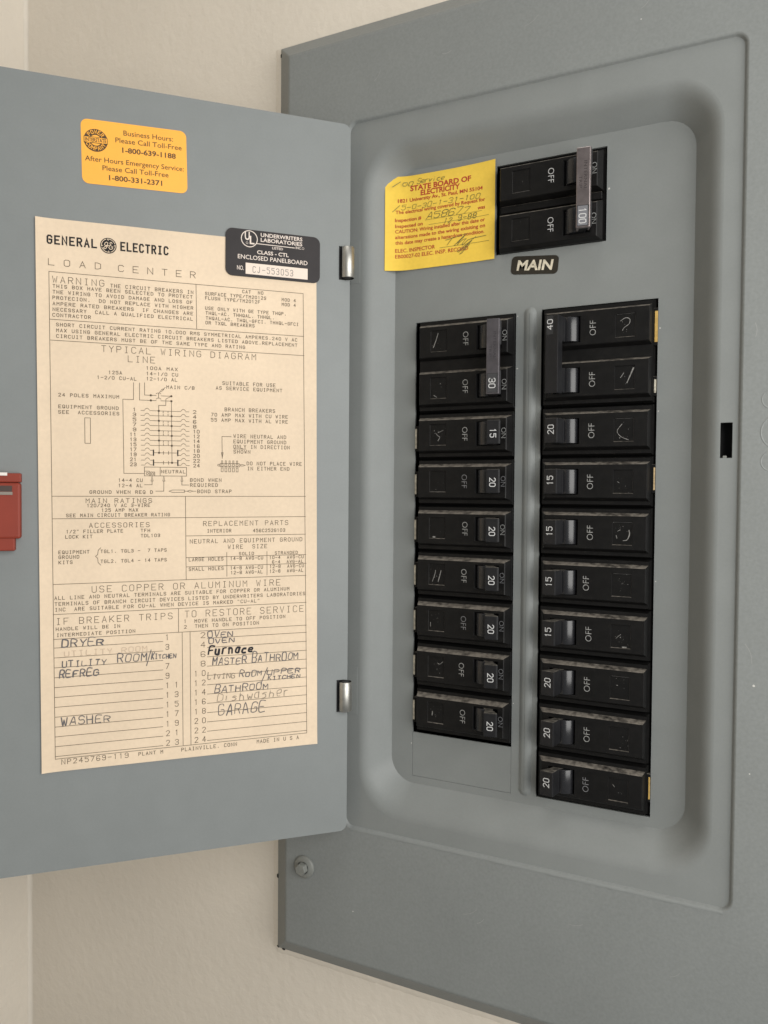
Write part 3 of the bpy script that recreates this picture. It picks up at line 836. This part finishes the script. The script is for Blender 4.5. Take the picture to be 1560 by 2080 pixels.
HW = '''9.9|62.0|28.7|3.6|DRYER
9.8|51.8|30.1|3.0|UTILITY
35.8|52.3|49.5|3.3|ROOM
49.8|49.8|52.1|-57.7|/
52.2|52.9|64.3|2.6|KITCHEN
8.5|46.6|26.4|3.7|REFREG
9.1|22.8|31.6|3.9|WASHER
80.7|62.4|93.3|2.8|OVEN
81.1|59.2|94.0|2.4|OVEN
80.9|53.2|104.2|3.9|Furnace
83.0|47.6|100.5|3.6|MASTER
103.7|47.6|128.6|4.2|BATHROOM
80.6|40.2|94.4|2.7|LIVING
97.0|40.2|108.6|2.9|ROOM
108.4|35.6|112.0|-44.1|/
111.8|40.4|129.6|2.4|UPPER
112.3|37.5|129.6|2.1|KITCHEN
84.1|32.8|112.0|3.6|BATHROOM
85.2|28.0|123.5|4.1|Dishwasher
85.9|20.6|110.2|5.4|GARAGE'''
ink = Ink(lwarp)
LWD = .24
for l in PR.split('\n'):
    x0, z0, x1, h, t = l.split('|'); x0, z0, x1, h = map(float, (x0, z0, x1, h))
    if t in ('GENERAL', 'ELECTRIC'): ink.text(t, x0, z0, x1, h, .78, 1, gw=.55)
    elif t in ('LOAD', 'CENTER'): ink.text(t, x0, z0, x1, h, .27, 0, gw=.36)
    else: ink.text(t, x0, z0, x1, h * .94, .25 if h < 2.2 else .25, 0, gw=.57)
Ld = lambda *p, w=LWD, m=0: ink.line(list(p), w, m)
Ld((5.8, 246.2), (132.1, 245.9), (133.6, 6.5), (6.2, 6.3), (5.8, 246.2))
for p in (((5.9, 223.1), (132.3, 222.9)), ((5.9, 213.0), (132.5, 212.6)), ((75.7, 245.8), (75.9, 223.1)), ((5.9, 136.7), (133.2, 136.4)), ((6.0, 125.6), (133.1, 125.4)),
          ((69.7, 136.4), (69.8, 93.4)), ((6.1, 93.2), (133.3, 93.3)), ((6.0, 78.3), (133.4, 78.5)), ((6.0, 66.0), (133.5, 66.0)), ((65.8, 78.4), (65.8, 66)), ((69.8, 116), (133.2, 115.8)),
          ((69.8, 104.7), (133.3, 104.7)), ((69.9, 99.9), (133.4, 99.9)), ((90.7, 106.9), (90.7, 94.3)), ((112, 106.9), (112, 94.2)), ((67.6, 66), (67.7, 6.4)), ((71.6, 66), (71.7, 6.3))):
    Ld(*p)
for k in range(12):
    z = 61.7 - 4.92 * k
    Ld((6.2, z), (57.9 - .03 * k, z)); Ld((80.4 - .03 * k, z + .3), (133.5, z + .35))
    if k != 2: ink.text(str(2 * k + 1), 59.3, 62.4 - 5.0 * k, 60.9 if k < 5 else 65.4, 2.7, .27, 0, gw=.36)
    n = str(2 * k + 2)
    ink.text(n, 77.1 if k < 4 else 73.7, 62.4 - 5.0 * k, 79.2, 2.7, .27, 0, gw=.4)
# diagram
for p in (((44.6, 194), (44.5, 185.5), (39.4, 185.5), (39.6, 148.2), (49.3, 148.2)), ((47.5, 194), (47.4, 185.4), (52.7, 185.4)), ((49.9, 194.2), (49.9, 188), (52.9, 188)),
          ((52.9, 188), (55.5, 188)), ((57.9, 187.9), (63, 187.9)), ((52.9, 185.4), (55.5, 185.4)), ((57.9, 185.4), (63, 185.4)), ((55.5, 188.9), (56.2, 189.3), (57.2, 189.3), (57.9, 188.9)),
          ((55.5, 186.2), (56.2, 186.7), (57.2, 186.7), (57.9, 186.2)), ((56.7, 189.2), (56.7, 186.7)), ((57, 189.5), (58.5, 191.4), (59.3, 191.4), (58.7, 190.6), (57, 189.5)), ((58.9, 191.2), (60, 192.3)),
          ((63, 187.9), (60.3, 186.4), (60.2, 183.1), (56.7, 183.0), (56.8, 158.8)), ((63, 185.4), (63.1, 153.7)),
          ((49.5, 151.5), (70.3, 151.5), (70.3, 147), (49.5, 147), (49.5, 151.5)), ((57.2, 151.5), (57.2, 147)), ((49.7, 149.4), (51.9, 149.4), (51.9, 147)), ((52.5, 147), (52.5, 149), (54.5, 149), (54.5, 147)),
          ((53.2, 147), (52.7, 144.4), (53.7, 144.4), (53.2, 147)), ((53.2, 144.4), (53.2, 142.5), (49.5, 142.5)), ((59, 147), (58.5, 144.4), (59.5, 144.4), (59, 147)), ((59, 144.4), (58.9, 139.2), (55, 139.2)),
          ((68, 147), (67.5, 144.4), (68.5, 144.4), (68, 147)), ((68, 144.4), (67.9, 142.4), (71.4, 142.4)),
          ((61.5, 139.2), (63.2, 139.8), (69.2, 139.8), (69.2, 138.6), (63.2, 138.6), (61.5, 139.2)), ((69.2, 139.2), (70.5, 139.2), (72, 139.7), (73.6, 139.2), (72, 138.7), (70.5, 139.2)), ((73.6, 139.2), (75, 139.2)),
          ((21.4, 175.6), (24, 175.6), (24, 163), (21.4, 163), (21.4, 175.6)), ((93.3, 167.9), (88.5, 167.9), (88.6, 156.4)), ((88.6, 156.4), (88.2, 159.4), (89.1, 159.4), (88.6, 156.4)),
          ((94.6, 161.5), (101.1, 161.5)), ((28.3, 110.8), (27.1, 109.6), (26.8, 107.4), (25.8, 106.6), (26.8, 105.6), (27, 103.4), (28.2, 102.1)),
          ((87.7, 153.8), (97.4, 153.8), (97.9, 152.9), (97.4, 152), (87.7, 152), (87.2, 152.9), (87.7, 153.8)), ((87.2, 153.4), (86.3, 153.2), (86.3, 152.5), (87.2, 152.3)),
          ((97.9, 153.2), (99.3, 153.3), (100.7, 152.9), (99.3, 152.5), (97.9, 152.6))):
    Ld(*p)
for k in range(5):
    x = 88.5 + 1.95 * k
    ink.ring(x, 152.9, .62, .22, 0, 12); ink.line([(x - .3, 153.8), (x - .3, 155.2), (x + .3, 155.2), (x + .3, 153.8)], .2); ink.line([(x - .5, 149.4), (x - .5, 151.4), (x + .5, 151.4), (x + .5, 149.4), (x - .5, 149.4)], .22)
ink.ring(50.9, 148.2, .55, .22, 0, 10); ink.ring(53.5, 148.0, .55, .22, 0, 10)
for x, z in ((52.9, 188), (52.9, 185.4), (63, 187.9), (63, 185.4)): ink.disc(x, z, .55)
for k in range(12):
    z = 180.2 - 2.52 * k
    for s, xa, xb in ((1, 48.0, 49.8), (-1, 71.8, 70.1)):
        Ld((xa, z), (xb, z), w=.22)
        Ld(*[(xb + s * (.1 + 2.2 * i / 6), z + .45 + .75 * math.sin(math.pi * i / 6)) for i in range(7)], w=.22)
    if k < 8:
        Ld((52.3, z), (67.7, z), w=.22)
        ink.disc(56.75 if k % 2 == 0 else 63.05, z, .55)
    elif k % 2 == 0:
        for xx in (54.0, 66.0): ink.line([(xx, z + .1), (xx, z - 2.5)], .6, 1); 
        for zz in (z, z - 2.4): Ld((52.4, zz), (54, zz)); Ld((66, zz), (67.6, zz))
        Ld((54, z - 1.2), (66, z - 1.2)); ink.disc(56.75 if k == 8 else 63.1, z - 1.2, .55)
        for xx in (58.9, 61.4): Ld((xx, z - .4), (xx, z - 2.0))
    if k < 8 and k % 2 == 0:
        for xx in (58.9, 61.3): Ld((xx, z - .2), (xx, z - .9)); Ld((xx, z - 1.5), (xx, z - 2.3))
    a = str(2 * k + 1); ink.text(a, 44.2 if k < 5 else 42.7, z - .5, 45.6, 1.6, .28, 0, gw=.6)
    a = str(2 * k + 2); ink.text(a, 73.9, z - .8, 75.3 if k < 4 else 76.9, 1.6, .28, 0, gw=.6)
# maker's round emblem
ink.disc(33.2, 261.4, 3.85, 1, 32)
ink.build('printing', [M_INK, M_BOLDINK], lab)
ink = Ink(lwarp, y=-.2)
for a in (20, 110, 200, 290): ink.ring(33.2, 261.4, 3.25, .28, 0, 10, a, a + 78)
for a in (20, 110, 200, 290):
    c, s_ = math.cos(math.radians(a + 78)), math.sin(math.radians(a + 78)); Ld2 = ink.line
    Ld2([(33.2 + 3.25 * c, 261.4 + 3.25 * s_), (33.2 + 2.6 * math.cos(math.radians(a + 70)), 261.4 + 2.6 * math.sin(math.radians(a + 70)))], .25)
g_ = [(33.0, 262.7), (32.4, 263.1), (31.6, 262.6), (31.4, 261.7), (32.0, 261.2), (32.7, 261.7), (33.0, 262.6), (32.7, 261.0), (32.0, 259.9), (31.2, 259.6), (30.9, 260.1), (31.6, 260.8), (32.8, 261.3), (33.5, 261.5)]
e_ = [(35.0, 262.6), (34.6, 263.2), (34.0, 262.9), (34.0, 262.2), (34.5, 261.8), (33.8, 261.4), (33.4, 260.5), (33.9, 259.7), (34.8, 259.8), (35.3, 260.5), (35.0, 261.1), (34.5, 260.8)]
ink.line(g_, .3); ink.line(e_, .3)
ink.build('emblem', M_PAPER, lab)
ink = Ink(lwarp, y=-.16, step=6); rnd = random.Random(4)
for l in HW.split('\n'):
    x0, z0, x1, h, t = l.split('|'); x0, z0, x1, h = map(float, (x0, z0, x1, h))
    if t == '/':
        ink.line([(x0, z0), (x1, -h)], .42, 0); continue
    if t == 'Furnace': m, wd = 2, .95
    elif t in ('Dishwasher', 'LIVING'): m, wd = 1, .38
    elif t in ('DRYER', 'REFREG'): m, wd = 0, .62
    else: m, wd = 0, .46
    lo = t[1:].islower()
    ink.text(t, x0, z0, x1, h * (.93 if not lo else 1.0), wd, m, gw=.64, jit=.42, slant=.16 if lo else .10, rnd=rnd, cap1=1.0 if lo else 1.22)
ink.text('UTILITY ROOM', 11, 57.3, 50, 2.4, .35, 3, gw=.6, jit=.2, rnd=rnd)
ink.build('handwriting', [M_PENCIL, M_FAINT, M_MARKER, M_RUBBED], lab)

# ------------------------------------------------------------------ black approval sticker
ul = door_thing('approval_sticker', 'black sticker with white lettering overlapping the top right corner of the cream label', 'sticker', -67.65, 302.8, .9, 0.0)
def plate(parent, name, w_, h_, r, m, th=.12, warp=None, n=6):
    mb = MB(); o = rrect(0, w_, 0, h_, r, n)
    fill(mb, [o], 0.0); mb.grid([ring(o, 0.0), ring(o, th)], 0, False, True)
    ob = mb.build(name, m, parent); fix_normals(ob); return ob
plate(ul, 'sticker_base', 50.5, 24.6, 3.6, M_ULBLACK, .8)
ink = Ink(y=-.05)
ink.ring(12.3, 19.8, 4.2, .42); ink.line([(16.3, 17.7), (36.4, 17.6)], .38)
ink.font('U', 9.9, 19.2, 12.5, 4.2, 0, .02); ink.font('L', 12.5, 17.2, 15.0, 4.2, 0, .02); ink.ring(11.1, 17.6, .55, .14, 0, 12)
ink.font('UNDERWRITERS', 18.3, 21.6, 40.7, 1.95, 0, .018); ink.font('LABORATORIES', 18.3, 19.0, 40.7, 1.95, 0, .018)
ink.font('LISTED', 24.4, 15.7, 30.2, 1.2, 0, .012); ink.font('INC.', 37.1, 17.2, 40.2, 1.3, 0, .012); ink.ring(41.1, 17.8, .55, .14, 0, 12)
ink.font('CLASS - CTL', 16.4, 12.4, 33.3, 1.9, 0, .02); ink.font('ENCLOSED PANELBOARD', 6.3, 9.1, 43.6, 2.2, 0, .008); ink.font('NO.', 5.9, 3.2, 9.4, 2.2, 0, .008)
ink.rect(10.4, 43.7, 1.4, 7.2, 1)
ink.build('printing', [M_ULWHITE, M_ULBOX], ul)
ink = Ink(y=-.12); ink.text('CJ-553053', 14.2, 2.5, 35.6, 3.1, .3, 0, gw=.55)
ink.build('serial_number', M_ULNUM, ul)

# ------------------------------------------------------------------ orange telephone sticker
orr = door_thing('phone_sticker', 'orange rounded sticker with company emblem and telephone numbers near the top of the door', 'sticker', -137.3, 341.0, .16, 0.024)
plate(orr, 'sticker_base', 50.4, 31.4, 3.2, M_ORANGE, .12)
ink = Ink(y=-.05)
for t, x0, z0, x1, h, b in (('Business Hours:', 19.9, 25.5, 43.8, 2.45, .004), ('Please Call Toll-Free', 16.0, 21.6, 48.0, 2.45, .004), ('1-800-639-1188', 19.1, 17.0, 45.0, 2.5, .022),
                            ('After Hours Emergency Service:', 1.6, 11.1, 48.8, 2.4, .004), ('Please Call Toll-Free', 9.6, 7.2, 41.2, 2.4, .004), ('1-800-331-2371', 12.5, 2.7, 38.0, 2.5, .022)):
    ink.font(t, x0, z0, x1, h, 0, b)
ink.build('printing', M_ORINK, orr)
ink = Ink(y=-.05)
ink.disc(6.8, 21.4, 5.55, 0, 40)
ink.y = -.11
ink.disc(6.8, 21.4, 2.6, 1, 30); 
ink.y = -.17
ink.rect(1.3, 12.3, 19.9, 23.0, 0)
ink.y = -.23
ink.rect(1.55, 12.05, 20.2, 22.7, 1)
ink.y = -.29
ink.font('INTERSTATE', 1.9, 20.55, 11.7, 1.8, 0, .02)
def arc_text(t, cx, cz, r, a0, a1, h, flip):
    n = len(t)
    for i, ch in enumerate(t):
        a = math.radians(a0 + (a1 - a0) * i / (n - 1)); x, z = cx + r * math.cos(a), cz + r * math.sin(a)
        rot = a - math.pi / 2 if not flip else a + math.pi / 2
        for st in strokes(ch):
            ink.line([(x + ((p / 4 - .5) * h * .6) * math.cos(rot) - ((q / 6 - .5) * h) * math.sin(rot), z + ((p / 4 - .5) * h * .6) * math.sin(rot) + ((q / 6 - .5) * h) * math.cos(rot)) for p, q in st], .3, 1)
arc_text('POWER', 6.8, 21.4, 4.1, 138, 42, 1.7, False); arc_text('COMPANY', 6.8, 21.4, 4.1, 210, 330, 1.6, True)
ink.build('emblem', [M_ORINK, M_ORANGE], orr)

# ------------------------------------------------------------------ yellow inspection tag in the recess
TW, THT = 62.6, 52.2
def twarp(x, z):
    zz = min(1, max(0, (z - 36) / 14.0))
    return -max(0, 1 - x / 15.0) ** 2 * (4.7 + 6.0 * zz * zz * (3 - 2 * zz)) - .25 - .5 * max(0, 1 - (TW - x) / 10) ** 2 - .15 * math.sin(x / 9.0)
TK = TW / 65.1
tg = thing('inspection_tag', 'yellow paper inspection tag with red print beside the main breaker', 'paper tag', (-17.1, -.45, 29.6))
mb = MB(); NX, NZ = 40, 12
top = lambda x: THT - .45 * math.sin(min(1, x / TW) * math.pi)
mb.grid([[(TW * i / NX, twarp(TW * i / NX, 0), top(TW * i / NX) * j / NZ) for i in range(NX + 1)] for j in range(NZ + 1)])
mb.build('paper', M_YELLOW, tg)
ink = Ink(twarp, y=-.1, step=3)
for t, x0, z0, x1, h, b in (('STATE BOARD OF', 14, 43.0, 50.9, 2.8, .03), ('ELECTRICITY', 20.5, 39.8, 44.3, 2.8, .03), ('1821 University Av., St. Paul, MN 55104', 6.9, 37.2, 57.8, 1.9, .02),
        ('The electrical wiring covered by Request for', 5.5, 31.0, 59.3, 1.9, .016), ('Inspection #', 5.3, 26.6, 21, 1.9, .02), ('was', 54.9, 27.0, 59.3, 1.9, .02), ('Inspected on', 5.4, 23.3, 21.9, 1.9, .02),
        ('CAUTION: Wiring installed after this date or', 5.4, 20.3, 59.3, 1.9, .016), ('alterations made to the wiring exisiting on', 5.4, 17.2, 59.4, 1.9, .016), ('this date may create a hazardous condition.', 5.5, 14.1, 59, 1.9, .016),
        ('ELEC. INSPECTOR', 5.5, 9.6, 29.6, 2.0, .012), ('EB00027-02 ELEC. INSP. RECORD', 5.5, 6.4, 49.6, 2.0, .012)):
    ink.font(t, x0 * TK, z0 + .4, x1 * TK, h, 0, b)
ink.build('printing', M_REDINK, tg)
ink = Ink(twarp, y=-.17, step=3); rnd = random.Random(9)
ink.line([(22.6, 26.2), (55.2, 26.5)], .16); ink.line([(24.8, 23.4), (59.2, 23.7)], .16); ink.line([(31.3, 9.9), (59.5, 10.1)], .18)
ink.line([(4.6, 45.6), (8.4, 48.6)], .3); ink.text('00', 9.4, 46.4, 14.6, 1.9, .28, gw=.7, jit=.3, slant=.3, rnd=rnd); ink.text('Service', 17.4, 46.8, 33.6, 2.4, .28, gw=.85, jit=.25, slant=.3, rnd=rnd)
ink.line([(3.8, 32.6), (7.6, 36.0)], .28); ink.text('5-0-30-1-31-100', 8.4, 33.4, 53.6, 2.4, .27, gw=.66, jit=.25, slant=.3, rnd=rnd)
ink.text('A58677', 23.2, 26.6, 47.5, 3.5, .32, gw=.72, jit=.22, slant=.4, rnd=rnd); ink.text('12', 33.3, 22.8, 37.5, 2.5, .3, gw=.6, jit=.2, slant=.4, rnd=rnd); ink.text('9-88', 41.6, 23.2, 51.8, 2.7, .32, gw=.62, jit=.2, slant=.25, rnd=rnd)
ink.line([(35.5, 10.8), (38.6, 14.3)], .28)
ink.line([(34.6, 13.6), (40, 14.4), (47, 15.6), (45.6, 14.8), (39.4, 9.9), (44.2, 13.2), (45.4, 14.2), (42, 11.2), (41.4, 10.1), (44.2, 12.4), (46.6, 13.0), (44.2, 10.4), (44.4, 9.6), (47.5, 12.0), (50.5, 12.6), (57.7, 13.0)], .3)
ink.line([(52.0, 13.2), (46.0, 9.4), (41.4, 6.6), (42.4, 6.2), (49.8, 11.4), (46.4, 8.4), (42.8, 5.0), (43.8, 5.2), (48.4, 9.6)], .28)
ink.build('handwriting', M_PEN, tg)

# ------------------------------------------------------------------ MAIN plate under the main breaker
mp = thing('main_sign', 'small dark plate reading MAIN in cream letters under the main breaker', 'sign', (54.1, -.25, 20.4), (0, math.radians(5.3), 0))
plate(mp, 'plate', 24.8, 9.4, 2.2, M_PLATE, .2)
ink = Ink(y=-.05); ink.font('MAIN', 3.0, 2.2, 22.2, 5.1, 0, .03, .08)
ink.build('lettering', M_PLATEW, mp)
